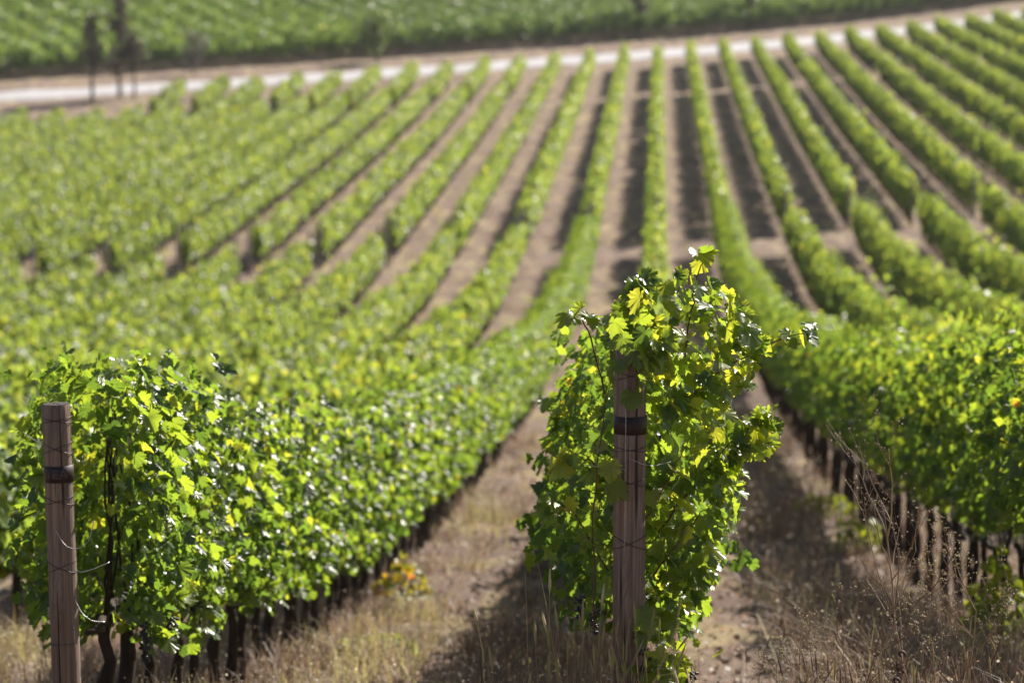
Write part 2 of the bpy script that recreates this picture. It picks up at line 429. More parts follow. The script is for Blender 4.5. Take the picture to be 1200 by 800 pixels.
def hedge_leaves(y0, y1, n, seed, hb=0.62, ht=1.95, w=0.30, fscale=1.0, skinny=0.0, rng=RNG):
    """points and orientations for a hedge along local y; returns pos, normal, tip"""
    y = rng.uniform(y0, y1, n)
    top = ht + 0.11 * wob1(y, seed, 2.2 * fscale) + 0.06 * wob1(y, seed + 1, 7.0)
    if y1 - y0 > 3:
        weak = np.clip(wob1(y, seed + 7, 0.55) - 0.75, 0, 1)
        top = top - 0.75 * weak - 0.22 * np.clip(wob1(y, seed + 8, 1.3), 0, 2) + 0.10 * wob1(y, seed + 9, 5.0)
    bot = hb + 0.10 * wob1(y, seed + 2, 2.5 * fscale)
    u = rng.random(n)
    h = bot + (top - bot) * u
    # stray shoots above
    long_row = y1 - y0 > 3
    st = rng.random(n) < (0.05 if long_row else 0.025)
    h = np.where(st, top + rng.exponential(0.11 if long_row else 0.045, n) * np.clip(wob1(y, seed + 5, 3.5), 0.2, 2), h)
    if long_row:                                    # here and there a vine is missing
        miss = (wob1(y, seed + 6, 0.9) > 1.12) & (rng.random(n) < 0.8)
        y = np.where(miss, y0 + rng.random(n) * (y1 - y0), y)
    prof = 0.72 + 0.5 * np.sin(np.clip(u, 0, 1) * math.pi * 0.95 + 0.15) - 0.12 * u
    lump = 1.6 if y1 - y0 > 3 else 1.0
    bul = 1 + 0.22 * lump * wob1(y + 1.7 * h, seed + 3, 3.0 * fscale) + 0.16 * lump * wob1(y * 1.0 - 2.6 * h, seed + 4, 4.0)
    bul = np.clip(bul, 0.25, 2.2)
    ww = w * prof * bul
    side = np.where(rng.random(n) < 0.5, -1.0, 1.0)
    x = side * ww * (1 - 0.75 * rng.random(n) ** 1.9)
    x = x + rng.normal(0, 0.03, n)
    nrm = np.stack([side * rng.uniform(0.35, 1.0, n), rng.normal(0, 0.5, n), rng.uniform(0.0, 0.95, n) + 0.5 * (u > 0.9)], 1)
    nrm += rng.normal(0, 0.28, (n, 3))
    tip = np.stack([side * 0.35 + rng.normal(0, 0.35, n), rng.normal(0, 0.5, n), -1.0 + rng.normal(0, 0.35, n)], 1)
    return np.stack([x, y, h], 1), nrm, tip, u

def tones(n, u, rng=RNG, base=0.36, sd=0.24):
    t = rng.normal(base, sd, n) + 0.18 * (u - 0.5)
    t = np.clip(t, 0.0, 0.87)
    r = rng.random(n)
    t = np.where(r < 0.0012, 0.96, t); t = np.where(r < 0.0003, 1.0, t)
    return t

# ------------------------------------------------------------------ near vines, one by one
def vine_foliage(seed, n=850, kind='hi', half=0.41, hb=0.68, ht=1.88, w=0.29):
    rng = np.random.default_rng(seed)
    pos, nrm, tip, u = hedge_leaves(-half, half, n, seed * 11, hb=hb, ht=ht, w=w, rng=rng)
    size = rng.uniform(0.041, 0.066, n) * rng.choice([0.75, 1.0, 1.2, 1.4], n, p=[.25, .42, .25, .08])
    size = np.where(pos[:, 2] > ht, size * 0.75, size)
    V, F, T = leaf_geo(pos, nrm, tip, size, tones(n, u, rng), kind, rng)
    return mesh_np('vine_foliage', V, F, {'tone': T}, smooth=True)

def vine_trunk(seed):
    r = random.Random(seed); a = Acc()
    x, y = 0.0, 0.0; pts = [(0, 0, -0.12)]; rad = [0.041]
    lean = r.uniform(-0.05, 0.05)
    for i in range(1, 8):
        h = 0.72 * i / 7
        pts.append((r.uniform(-0.018, 0.018), lean * h / 0.7 + r.uniform(-0.015, 0.015), h))
        rad.append(0.034 * (1 - 0.25 * i / 7) * r.uniform(0.85, 1.2))
    a.tube(pts, rad, 8)
    e = pts[-1]
    for sg in (-1, 1):
        q = [(e[0], e[1], e[2] - 0.03)]
        for i in range(1, 5):
            q.append((r.uniform(-0.015, 0.015), e[1] + sg * 0.11 * i, 0.72 + r.uniform(-0.01, 0.03)))
        a.tube(q, [0.028, 0.024, 0.021, 0.018, 0.014], 6)
    for k in range(4):
        yy = r.uniform(-0.4, 0.4)
        q = [(0, yy, 0.73)]
        xx = 0.0
        for i in range(1, 7):
            xx += r.uniform(-0.04, 0.04); yy += r.uniform(-0.04, 0.04)
            q.append((xx, yy, 0.73 + i * 0.17))
        a.tube(q, [0.006, 0.006, 0.005, 0.005, 0.004, 0.003, 0.002], 4)
    return a.mesh('vine_trunk')

NV = 8
FOL = [vine_foliage(100 + i) for i in range(NV)]
FOLR = [vine_foliage(150 + i, hb=1.0, ht=2.0) for i in range(NV)]      # the right hand row is trained higher
TRK = [vine_trunk(200 + i) for i in range(NV)]
def bunch_mesh(seed):
    r = random.Random(seed); a = Acc()
    for i in range(38):
        t = r.random(); rr = 0.036 * (1 - 0.75 * t) * math.sqrt(r.random()); ph = r.uniform(0, 6.28)
        a.ball((rr * math.cos(ph), rr * math.sin(ph), -0.13 * t), r.uniform(0.0065, 0.009), n=7, m=5)
    a.tube([(0, 0, 0.05), (0.004, 0, 0.02), (0, 0, -0.05)], 0.002, 4)
    return a.mesh('grape_cluster')
BUNCH = [bunch_mesh(i) for i in range(3)]

PROTO = {}
def place_vine(i, x, y, label, group, rng, fol=None):
    """first use of a variant builds the vine; later uses copy it and its parts"""
    v = rng.randrange(NV)
    key = (v, fol is not None)
    if key not in PROTO:
        t = empty('grapevine', (0, 0, 0))
        obj('foliage', (fol or FOL)[v], M_LEAF, t); obj('trunk', TRK[v], M_BARK, t)
        PROTO[key] = t
        o = t
    else:
        src = PROTO[key]
        o = src.copy(); COL.objects.link(o)
        for ch in src.children:
            if ch.name.startswith('grape'): continue
            c = ch.copy(); c.parent = o; COL.objects.link(c)
    o.location = (x + rng.uniform(-0.03, 0.03), y, gz(x, y))
    o.rotation_euler = (0, 0, (math.pi if rng.random() < 0.5 else 0) + rng.uniform(-0.05, 0.05))
    o.scale = (rng.uniform(0.8, 1.2), 1.0, rng.uniform(0.92, 1.05) - (0.14 if i > 8 and rng.random() < .08 else 0))
    tag(o, label, 'grapevine', group)
    return o

rr = random.Random(5)
XL, XR = XM - SPC, XM + SPC
YM0, YL0 = 11.0, 11.8
def g1_far(X): return 104.8 + 0.30 * X
def g1_near(X): return g1_far(X) - 3.6 - (2.0 if X > 3.5 else 0.0)
VSP = 0.62
n_l = int((g1_near(XL) - 12.6) / VSP)
for i in range(n_l):
    y = 12.6 + i * VSP
    if i == 0: lab, grp = 'leafy grapevine tangled right behind the left wooden post, dark grapes low on it', None
    else: lab, grp = 'sunlit grapevine with dark bare trunk in the row behind the left wooden post', 'grapevines in the row of the left post'
    o = place_vine(i, XL, y, lab, grp, rr)
    o.scale.z *= (0.98, 0.98, 0.97, 0.96, 0.95, 0.95)[i] if i < 6 else 0.94
    if i in (0, 1, 3):
        for q in range(3 if i == 0 else 1):
            c = obj('grape_cluster', BUNCH[q % 3], M_GRAPE, o, (rr.uniform(0.10, 0.3) * (1 if abs(o.rotation_euler.z) < 1 else -1), rr.uniform(-0.4, 0.4), rr.uniform(0.62, 0.85)))
n_r = int((g1_near(XR) - 14.6) / VSP)
for i in range(n_r):
    place_vine(i, XR, 14.6 + i * VSP, 'grapevine with shaded dark trunk in the row right of the central post',
               'grapevines in the row right of the central post', rr, FOLR)
for i in range(18):
    place_vine(i, XM, 12.75 + i * VSP, 'grapevine standing in line directly behind the central post vine', 'grapevines hidden in line behind the central post', rr)

# ------------------------------------------------------------------ the vine on the central post
BZ = gz(XM, YM0)                              # foot of the central post
def in_poly(px, py, poly):
    inside = np.zeros(len(px), bool); j = len(poly) - 1
    for i in range(len(poly)):
        xi, yi = poly[i]; xj, yj = poly[j]
        c = ((yi > py) != (yj > py)) & (px < (xj - xi) * (py - yi) / (yj - yi + 1e-12) + xi)
        inside ^= c; j = i
    return inside
OUT = [(-.17, 1.93), (-.07, 2.02), (.07, 2.04), (.2, 2.07), (.34, 2.01), (.46, 1.94), (.47, 1.78), (.43, 1.65), (.36, 1.54), (.40, 1.45), (.43, 1.25), (.40, 1.05), (.31, .86), (.21, .74),
       (.1, .66), (-.06, .69), (-.19, .79), (-.22, .95), (-.29, 1.12), (-.36, 1.32), (-.31, 1.48), (-.17, 1.58), (-.15, 1.78)]
def central_vine():
    rng = np.random.default_rng(77)
    t = empty('grapevine', (XM, YM0 + 0.30, BZ))
    tag(t, 'lush grapevine wrapped round the central wooden post, bright yellow green leaves in sharp focus', 'grapevine')
    n0 = 2350
    x = rng.uniform(-.45, .62, n0); h = rng.uniform(.6, 2.1, n0)
    outl = [(a * .66 + .03 if a < 0 else a + .035, b) for a, b in OUT]
    k = in_poly(x, h, outl); x, h = x[k], h[k]
    # leave some ragged gaps
    gap = np.sin(x * 13 + 1.3) * np.sin(h * 11 + 0.4) + 0.5 * np.sin(x * 29 + h * 23)
    k = (gap > -0.45) | (rng.random(len(x)) < 0.3); x, h = x[k], h[k]
    n = len(x)
    y = rng.uniform(-0.22, 0.26, n)
    y = np.where((np.abs(x) < 0.10), np.maximum(y, -0.18), y)
    u = (h - .6) / 1.5
    side = np.sign(x - 0.03 + rng.normal(0, 0.12, n))
    nrm = np.stack([side * rng.uniform(0.1, 0.9, n), -rng.uniform(-0.3, 0.9, n), rng.uniform(0, 1.0, n)], 1) + rng.normal(0, 0.3, (n, 3))
    tip = np.stack([side * 0.4 + rng.normal(0, .4, n), -0.2 + rng.normal(0, .4, n), -1 + rng.normal(0, .4, n)], 1)
    size = rng.uniform(0.042, 0.070, n) * rng.choice([0.8, 1.0, 1.25, 1.45], n, p=[.25, .4, .25, .1])
    pos = np.stack([x, y, h], 1)
    # leaves hanging over the front of the post
    fp = np.array([(-.02, -.40, 1.86), (.03, -.41, 1.81), (-.03, -.40, 1.77), (.015, -.40, 1.64), (-.065, -.39, 1.36), (-.06, -.39, 1.29), (.05, -.38, 1.88), (-.06, -.36, 1.92), (.08, -.37, 1.85), (.06, -.39, .78), (.09, -.38, .74), (.05, -.38, .69)])
    pos = np.vstack([pos, fp]); m = len(fp)
    nrm = np.vstack([nrm, np.stack([rng.normal(0, .3, m), np.full(m, -0.8), rng.uniform(.1, .6, m)], 1)])
    tip = np.vstack([tip, np.stack([rng.normal(0, .3, m), np.full(m, -.1), np.full(m, -1.0)], 1)])
    size = np.concatenate([size, rng.uniform(.06, .10, m)]); u = np.concatenate([u, np.full(m, .6)])
    # shoots reaching out: each a cane with its leaves
    canes = [
        [(.22, 0, 1.75), (.25, 0, 1.95), (.26, -.02, 2.05), (.29, -.03, 2.14), (.295, -.03, 2.17)],
        [(.20, -.05, 1.55), (.34, -.08, 1.70), (.48, -.1, 1.78), (.60, -.1, 1.84), (.71, -.1, 1.86)],
        [(.12, -.05, 1.05), (.26, -.1, 1.25), (.40, -.12, 1.42), (.50, -.13, 1.50), (.57, -.13, 1.53)],
        [(.18, -.05, 1.15), (.34, -.1, 1.32), (.47, -.12, 1.43), (.56, -.12, 1.45)],
        [(-.13, -.25, .70), (-.14, -.27, 1.0), (-.125, -.28, 1.3), (-.10, -.3, 1.55), (-.06, -.3, 1.75)],
        [(-.05, -.1, 1.2), (-.15, -.15, 1.36), (-.25, -.17, 1.40), (-.29, -.17, 1.36)],
        [(-.08, -.1, .9), (-.2, -.15, 1.12), (-.28, -.16, 1.19), (-.32, -.16, 1.16)],
        [(-.1, 0, 1.6), (-.16, -.05, 1.85), (-.2, -.05, 1.93), (-.22, -.05, 1.91)],
        [(.0, 0, 1.6), (.02, 0, 1.9), (.03, 0, 2.06)],
        [(.05, -.2, 1.1), (.16, -.22, 1.3), (.24, -.23, 1.46)],
        [(.1, -.2, .9), (.2, -.22, 1.05), (.33, -.22, 1.2)],
        [(.0, -.38, 1.62), (.03, -.39, 1.72), (.08, -.38, 1.80), (.17, -.3, 1.86)],
    ]
    P2, N2, T2, S2 = [], [], [], []
    for ci, c in enumerate(canes):
        c = np.array(c, float)
        tt = np.linspace(0, len(c) - 1, 14)
        q = np.stack([np.interp(tt, np.arange(len(c)), c[:, i]) for i in range(3)], 1)
        q[1:-1] += rng.normal(0, .004, (12, 3))
        a = Acc(); a.tube(q, np.linspace(.0045, .0016, 14), 5)
        obj('cane', a.mesh('cane'), M_CANE, t)
        if ci in (0,):
            idx = [9, 13, 13]
        elif ci in (4, 9, 10):
            idx = [4, 8]
        elif ci in (5, 6, 7):
            idx = [7, 9, 11, 13]
        else:
            idx = list(range(5, 14)) + [13, 12, 10, 8]
        for j in idx:
            P2.append(q[j] + rng.normal(0, .022, 3)); S2.append(rng.uniform(.055, .09) if ci in (1, 2, 3) else rng.uniform(.06, .10))
            N2.append([rng.normal(.3, .5), -.4 + rng.normal(0, .4), .7 + rng.normal(0, .3)]); T2.append([rng.normal(.3, .5), rng.normal(-.2, .4), -.8])
    m = len(P2)
    pos = np.vstack([pos, P2]); nrm = np.vstack([nrm, N2]); tip = np.vstack([tip, T2]); size = np.concatenate([size, S2]); u = np.concatenate([u, np.full(m, .9)])
    tn = np.clip(tones(len(pos), u, rng, 0.57, 0.20), 0, 0.88)
    V, F, T = leaf_geo(pos, nrm, tip, size, tn, 'hi', rng)
    obj('foliage', mesh_np('central_foliage', V, F, {'tone': T}, smooth=True), M_LEAF, t)
    a = Acc()
    a.tube([(.03, .05, -.15), (.035, .06, .15), (.02, .04, .4), (.03, .05, .7), (.0, .1, .78)], [.05, .045, .04, .036, .03], 9)
    for sg in (1,):
        a.tube([(.0, .1, .76), (.0, .3, .78), (.0, .55, .77)], [.03, .024, .016], 6)
    obj('trunk', a.mesh('central_trunk'), M_BARK, t)
    for k, (bx, by, bz) in enumerate([(-.19, -.2, .82), (.05, -.33, .64), (.085, -.30, .60), (.13, -.34, .52), (.25, -.30, .54), (-.13, -.1, .74)]):
        c = obj('grape_cluster', BUNCH[k % 3], M_GRAPE, t, (bx, by, bz)); c.scale = (0.9, 0.9, 0.75)
    # yellow green shoots from the foot of the vine
    n = 150
    pos = np.stack([rng.normal(.15, .09, n), rng.uniform(-.42, .0, n), rng.uniform(.22, .62, n)], 1)
    pos[:, 0] += (pos[:, 2] - .4) * -0.1
    nrm = np.stack([rng.normal(.1, .6, n), rng.normal(-.4, .4, n), rng.uniform(.1, 1, n)], 1)
    tip = rng.normal(0, .6, (n, 3)) + np.array([.1, -.2, -.1])
    V, F, T = leaf_geo(pos, nrm, tip, rng.uniform(.03, .075, n), rng.random(n) * .9, 'hi', rng)
    obj('basal_foliage', mesh_np('basal_foliage', V, F, {'tone': T}, smooth=True), M_LEAF_LIME, t)
central_vine()

# ------------------------------------------------------------------ wooden posts with band and wire ties
def ring_pts(R, z, tilt, phase=0.0, n=28):
    a = np.linspace(0, 2 * math.pi, n)
    return np.stack([R * np.cos(a), R * np.sin(a), z + tilt * np.cos(a + phase)], 1)

def wooden_post(loc, R, H, lean, label, band_z, ties, text=None, seed=0):
    r = random.Random(seed)
    t = empty('wooden_post', loc)
    t.rotation_euler = lean
    tag(t, label, 'post')
    a = Acc(); n = 40
    zs = [-0.3, 0, .2, .4, .6, .8, 1.0, 1.2, 1.4, H - .1, H - .012, H]
    a.tube([(0.002 * math.sin(z * 3), 0.002 * math.cos(z * 2), z) for z in zs], [R * (1.03 - 0.05 * max(0, z) / H) * (0.93 if z == H else 1) for z in zs], n, cap=False)
    obj('shaft', a.mesh('post_shaft'), M_POST, t)
    a = Acc()
    rt = R * 0.98 * 0.935
    for q in range(3):
        r0, r1 = rt * (1 - q / 3), rt * (1 - (q + 1) / 3)
        for i in range(20):
            a0, a1 = i * math.pi / 10, (i + 1) * math.pi / 10
            zz = lambda rad, an: H + 0.001 + 0.004 * math.sin(an * 3 + rad * 200) * (rad < rt * .99)
            if r1 > 1e-6:
                a.poly([(r0 * math.cos(a0), r0 * math.sin(a0), zz(r0, a0)), (r0 * math.cos(a1), r0 * math.sin(a1), zz(r0, a1)), (r1 * math.cos(a1), r1 * math.sin(a1), zz(r1, a1)), (r1 * math.cos(a0), r1 * math.sin(a0), zz(r1, a0))])
            else:
                a.poly([(r0 * math.cos(a0), r0 * math.sin(a0), zz(r0, a0)), (r0 * math.cos(a1), r0 * math.sin(a1), zz(r0, a1)), (0, 0, H + .004)])
    obj('weathered_top', a.mesh('post_top'), M_ENDGRAIN, t)
    a = Acc(); Rb = R * 1.02 + 0.0018; hb = 0.036
    a.tube([(0, 0, band_z - hb), (0, 0, band_z - hb + .001), (0, 0, band_z + hb - .001), (0, 0, band_z + hb)], [Rb - .003, Rb, Rb, Rb - .003], 40, cap=False)
    bo = obj('number_band', a.mesh('number_band'), M_BAND, t)
    if text:
        cu = bpy.data.curves.new('lettering', 'FONT'); cu.body = text; cu.size = 0.056; cu.align_x = 'CENTER'; cu.align_y = 'CENTER'; cu.resolution_u = 3; cu.space_character = 1.05
        to = bpy.data.objects.new('lettering_curve', cu); COL.objects.link(to)
        bpy.context.view_layer.update()
        dg = bpy.context.evaluated_depsgraph_get()
        me = bpy.data.meshes.new_from_object(to.evaluated_get(dg))
        bpy.data.objects.remove(to)
        me.materials.clear()
        for v in me.vertices:
            an = v.co.x / Rb
            x, z = v.co.x, v.co.y
            v.co = ((Rb + .0008) * math.sin(an), -(Rb + .0008) * math.cos(an), band_z + z)
        obj('lettering', me, M_LETTER, bo)
    for z, tilt in ties:
        for sg in (1, -1):
            a = Acc(); a.tube(ring_pts(R * 1.015 + .0015, z, sg * tilt), 0.0016, 5, cap=False)
            obj('tie_wire', a.mesh('tie_wire'), M_TIE, t)
            if tilt < 0.005: break
    return t

post_m = wooden_post((XM, YM0, BZ), 0.0625, 1.86, (0.0, math.radians(0.3), 0),
    'brown wooden end post in the centre half hidden by its leafy vine', 1.525, [(1.06, .028), (1.30, .016), (1.43, .01), (0.55, .004), (1.72, .02)], seed=1)
a = Acc(); a.tube([(-.018, -.069, 1.70), (-.017, -.070, 1.5), (-.018, -.070, 1.34), (-.016, -.071, 1.2), (-.017, -.070, 1.05)], 0.0013, 5)
obj('hanging_wire', a.mesh('hanging_wire'), M_WIRE, post_m)
a = Acc(); a.tube([(-.18, -.02, 1.365), (-.1, -.06, 1.362), (-.03, -.071, 1.36), (-.015, -.074, 1.355), (-.013, -.074, 1.37), (-.018, -.073, 1.385)], 0.0015, 5)
obj('wire_hook', a.mesh('wire_hook'), M_WIRE, post_m)
a = Acc(); a.tube([(.0, -.071, 1.40), (.05, -.05, 1.375), (.09, .0, 1.36), (.16, .05, 1.37)], 0.0013, 5)
obj('wire_end', a.mesh('wire_end'), M_WIRE, post_m)

LZ = gz(XL, YL0)
post_l = wooden_post((XL, YL0, LZ), 0.0605, 1.625, (0.0, math.radians(-0.9), 0),
    'bare weathered wooden end post at the left with a dark lettered band', 1.33, [(1.56, .012), (1.44, .025), (1.215, .018), (0.93, .026), (0.60, .003)], text='TEA', seed=2)
def wire_loop(pts, parent):
    c = np.array(pts, float); tt = np.linspace(0, len(c) - 1, 20)
    # smooth through the points
    q = np.stack([np.interp(tt, np.arange(len(c)), c[:, i]) for i in range(3)], 1)
    for _ in range(3): q[1:-1] = (q[:-2] + 2 * q[1:-1] + q[2:]) / 4
    a = Acc(); a.tube(q, 0.0018, 5)
    obj('wire_loop', a.mesh('wire_loop'), M_WIRE, parent)
wire_loop([(-.01, -.063, 1.10), (.03, -.08, 1.03), (.08, -.07, 1.01), (.13, -.05, 1.04), (.15, -.03, 1.13)], post_l)
wire_loop([(.05, -.04, .92), (.09, -.05, .91), (.14, -.03, .92), (.2, .02, .94)], post_l)
wire_loop([(.055, -.03, .79), (.09, -.05, .73), (.13, -.05, .70), (.18, -.02, .69)], post_l)
wire_loop([(.05, -.04, .68), (.06, -.05, .50), (.05, -.05, .3), (.06, -.04, .0)], post_l)
wire_loop([(-.055, -.03, 1.46), (-.1, .0, 1.47), (-.17, .1, 1.49)], post_l)

# ------------------------------------------------------------------ further rows, one thing per row section
ORD = ['', 'first', 'second', 'third', 'fourth', 'fifth', 'sixth', 'seventh', 'eighth', 'ninth', 'tenth', 'eleventh', 'twelfth', 'thirteenth', 'fourteenth', 'fifteenth', 'sixteenth', 'seventeenth', 'eighteenth', 'nineteenth', 'twentieth']
def where(k):
    if k == 0: return 'on the central post line'
    return '%s %s of the central post line' % (ORD[abs(k)], 'left' if k < 0 else 'right')

ROWRNG = random.Random(12)
def row_mesh(x, y0, y1, size, per_m, seed, w=0.31, hb=0.62, ht=1.95, kind='lo', dirv=(0.0, 1.0), base=0.42):
    Ln = y1 - y0; rng = np.random.default_rng(seed)
    n = int(Ln * per_m)
    pos, nrm, tip, u = hedge_leaves(0, Ln, n, seed * 7 + 1, hb=hb, ht=ht, w=w, fscale=0.8, rng=rng)
    # ends taper irregularly
    sz = size * rng.uniform(0.75, 1.3, n)
    V, F, T = leaf_geo(pos, nrm, tip, sz, tones(n, u, rng, base, 0.18), kind, rng)
    return V, F, T

def trunks_mesh(Ln, sp, seed, fz):
    r = random.Random(seed); a = Acc()
    y = r.uniform(.2, .5)
    while y < Ln - 0.1:
        z0 = fz(y); rr_ = r.uniform(.03, .045)
        dx, dy = r.uniform(-.03, .03), r.uniform(-.06, .06)
        a.tube([(0, y, z0 - .1), (dx * .5, y + dy * .5, z0 + .35), (dx, y + dy, z0 + .78)], [rr_ * 1.15, rr_, rr_ * .8], 5)
        y += sp * r.uniform(.85, 1.15)
    return a.mesh('row_trunks')

def vine_row(x, y0, y1, size, per_m, label, group, seed, mat=M_LEAF_FAR, tsp=0.85, w=0.215, ht=1.74, ang=0.0, base=0.50, kind='lo', hb=0.66):
    """a row running from (x,y0) for y1-y0 metres, turned by ang about z"""
    ca, sa = math.cos(ang), math.sin(ang)
    Z0 = gz(x, y0)
    t = empty('vine_row', (x, y0, Z0), ang)
    tag(t, label, 'vine row', group)
    V, F, T = row_mesh(x, y0, y1, size, per_m, seed, w=w, ht=ht, base=base, kind=kind, hb=hb)
    def fz(yl): return ground(x - sa * yl, y0 + ca * yl) - Z0
    V[:, 2] += fz(V[:, 1])
    obj('foliage', mesh_np('row_foliage', V, F, {'tone': T}, smooth=True), mat, t)
    if tsp:
        o = obj('trunk_line', trunks_mesh(y1 - y0, tsp, seed, lambda y: float(fz(y))), M_BARK, t)
        o['kind'] = 'stuff'
    return t

def g2_near(X): return 180 + (0.5 if X > 0 else 0.25) * X
def g2_far(X): return g2_near(X) + 3.4
def y_end(X): return 208 + 0.66 * X
# rows this side of the cross track
G_LOW = 'vine rows this side of the cross track'
for k in range(-10, 8):
    x = XM + k * SPC
    y1 = g1_near(x) + ROWRNG.uniform(-1.0, 0.6)
    if k in (-1, 1): continue
    if k == 0: y0 = 12.75 + 18 * VSP - 0.3
    elif k < 0: y0 = max(12.0, (3333 * abs(x)) / (772 + 170) )
    else: y0 = max(12.0, 3333 * abs(x) / (428 + 120))
    if y1 - y0 < 4: continue
    far = y0 > 45
    near = abs(k) <= 3
    vine_row(x, y0, y1, 0.105 if near else 0.125, 620 if near else 460, 'green vine row this side of the cross track, ' + where(k), G_LOW, 1000 + k, kind='mid' if abs(k) <= 2 else 'lo', ht=1.47 if k < 0 else 1.72, hb=0.58, w=0.19 if k < 0 else 0.215)
# rows beyond the cross track
G_UP = 'vine rows between the cross track and the road'
for k in range(-21, 13):
    x = XM + k * SPC
    y0, y1 = g1_far(x) + ROWRNG.uniform(-.6, 1.5), g2_near(x) + ROWRNG.uniform(-1.4, 1.4)
    if k > 0: y0 = max(y0, 3333 * x / (428 + 60))
    else: y0 = max(y0, 3333 * -x / (772 + 60))
    if y1 - y0 < 3: continue
    vine_row(x, y0, y1, 0.145, 320, 'vine row beyond the cross track, ' + where(k), G_UP, 2000 + k, ht=1.55 if k < -2 else 1.68, hb=0.6, w=0.18 if k < -2 else 0.21)
G_END = 'short vine rows beside the road'
for k in range(-13, 14):
    x = XM + k * SPC
    y0, y1 = g2_far(x) + ROWRNG.uniform(-1.4, 1.4), y_end(x) + ROWRNG.uniform(-1.2, .6)
    if k > 0: y0 = max(y0, 3333 * x / (428 + 60))
    if y1 - y0 < 1.5: continue
    vine_row(x, y0, y1, 0.15, 280, 'short vine row beside the road, ' + where(k), G_END, 3000 + k, ht=1.62)
# the hillside beyond the road
DA = math.atan2(0.45, 0.89)
i = 0
for X0 in np.arange(-66, 52, 2.3):
    Y0 = 208 + 0.66 * X0 + 25
    left = X0 < -21
    if left:
        lab = 'yellow green vine row running up the hillside beyond the road'; grp = 'vine rows of the left hillside block'
    else:
        lab = 'bluish green vine row running up the darker hillside block beyond the road'; grp = 'vine rows of the right hillside block'
    vine_row(X0, Y0, Y0 + 52, 0.24, 230, lab, grp, 4000 + i, mat=M_LEAF_HILL if left else M_LEAF_BLUE, tsp=0, w=0.95, ht=2.3, ang=DA, base=0.36, hb=0.75)
    i += 1

# end posts either side of the cross track
pm = None
def end_post(x, y, label, h=1.75):
    global pm
    if pm is None:
        a = Acc(); a.tube([(0, 0, -.3), (0, 0, .8), (0, 0, h - .02), (0, 0, h)], [.06, .058, .057, .05], 12)
        pm = a.mesh('end_post')
        for p in pm.polygons: pass
    o = obj('wooden_post', pm, M_GREYPOST, None, (x, y, gz(x, y)))
    o.rotation_euler = (random.uniform(-.04, .04), random.uniform(-.03, .03), random.uniform(0, 6))
    tag(o, label, 'post', 'row end posts at the cross track')
for k in range(-10, 6):
    x = XM + k * SPC
    end_post(x, g1_far(x) - 0.35, 'grey end post on far edge of cross track, ' + where(k))
for k in range(-6, 5):
    x = XM + k * SPC
    end_post(x, g1_near(x) + 0.35, 'grey end post on near edge of cross track, ' + where(k))

# ------------------------------------------------------------------ trees by the road
def tree(name, label, x, y, H, crown0, cw, mat, n, lsize, seed, shape='spindle', trunk_r=.12, group=None):
    rng = np.random.default_rng(seed); r = random.Random(seed)
    t = empty(name, (x, y, gz(x, y))); tag(t, label, 'tree', group)
    a = Acc()
    hs = np.linspace(-.2, H * .93, 9)
    pts = [(r.uniform(-.05, .05) * (h > .5), r.uniform(-.05, .05) * (h > .5), h) for h in hs]
    a.tube(pts, np.linspace(trunk_r, trunk_r * .15, 9), 8)
    limbs = []
    for i in range(26):
        h = crown0 + (H - crown0) * (i + r.random()) / 27
        f = (h - crown0) / (H - crown0)
        if shape == 'spindle': rad = cw * (0.35 + 0.65 * math.sin(min(1, f * 1.15 + .08) * math.pi)) * (1.0 - .45 * f)
        else: rad = cw * math.sqrt(max(.05, 1 - (2 * f - 1) ** 2))
        rad *= r.uniform(.75, 1.3); an = r.uniform(0, 6.28)
        up = .9 if shape == 'spindle' else .35
        e = (rad * math.cos(an), rad * math.sin(an), min(H, h + rad * up))
        a.tube([(0, 0, h - .15), (e[0] * .5, e[1] * .5, h + rad * up * .4), e], [trunk_r * .45, trunk_r * .3, .02], 5)
        limbs.append(((0, 0, h), e))
    obj('trunk', a.mesh('tree_trunk'), M_TREEBARK, t)
    L0 = np.array([l[0] for l in limbs]); L1 = np.array([l[1] for l in limbs])
    ii = rng.integers(0, len(limbs), n); f = rng.uniform(.25, 1.08, n)[:, None]
    pos = L0[ii] * (1 - f) + L1[ii] * f + rng.normal(0, cw * .2, (n, 3))
    nrm = rng.normal(0, 1, (n, 3)) + np.array([0, 0, .4]); tip = rng.normal(0, 1, (n, 3))
    V, F, T = leaf_geo(pos, nrm, tip, lsize * rng.uniform(.7, 1.3, n), np.clip(rng.normal(.5, .25, n), 0, 1), 'lo', rng)
    obj('crown', mesh_np('tree_crown', V, F, {'tone': T}, smooth=True), mat, t)
def at_px(px, D):
    """point on the ground seen at picture column px at depth D (plan only)"""
    return (px - 772) / 3333 * D
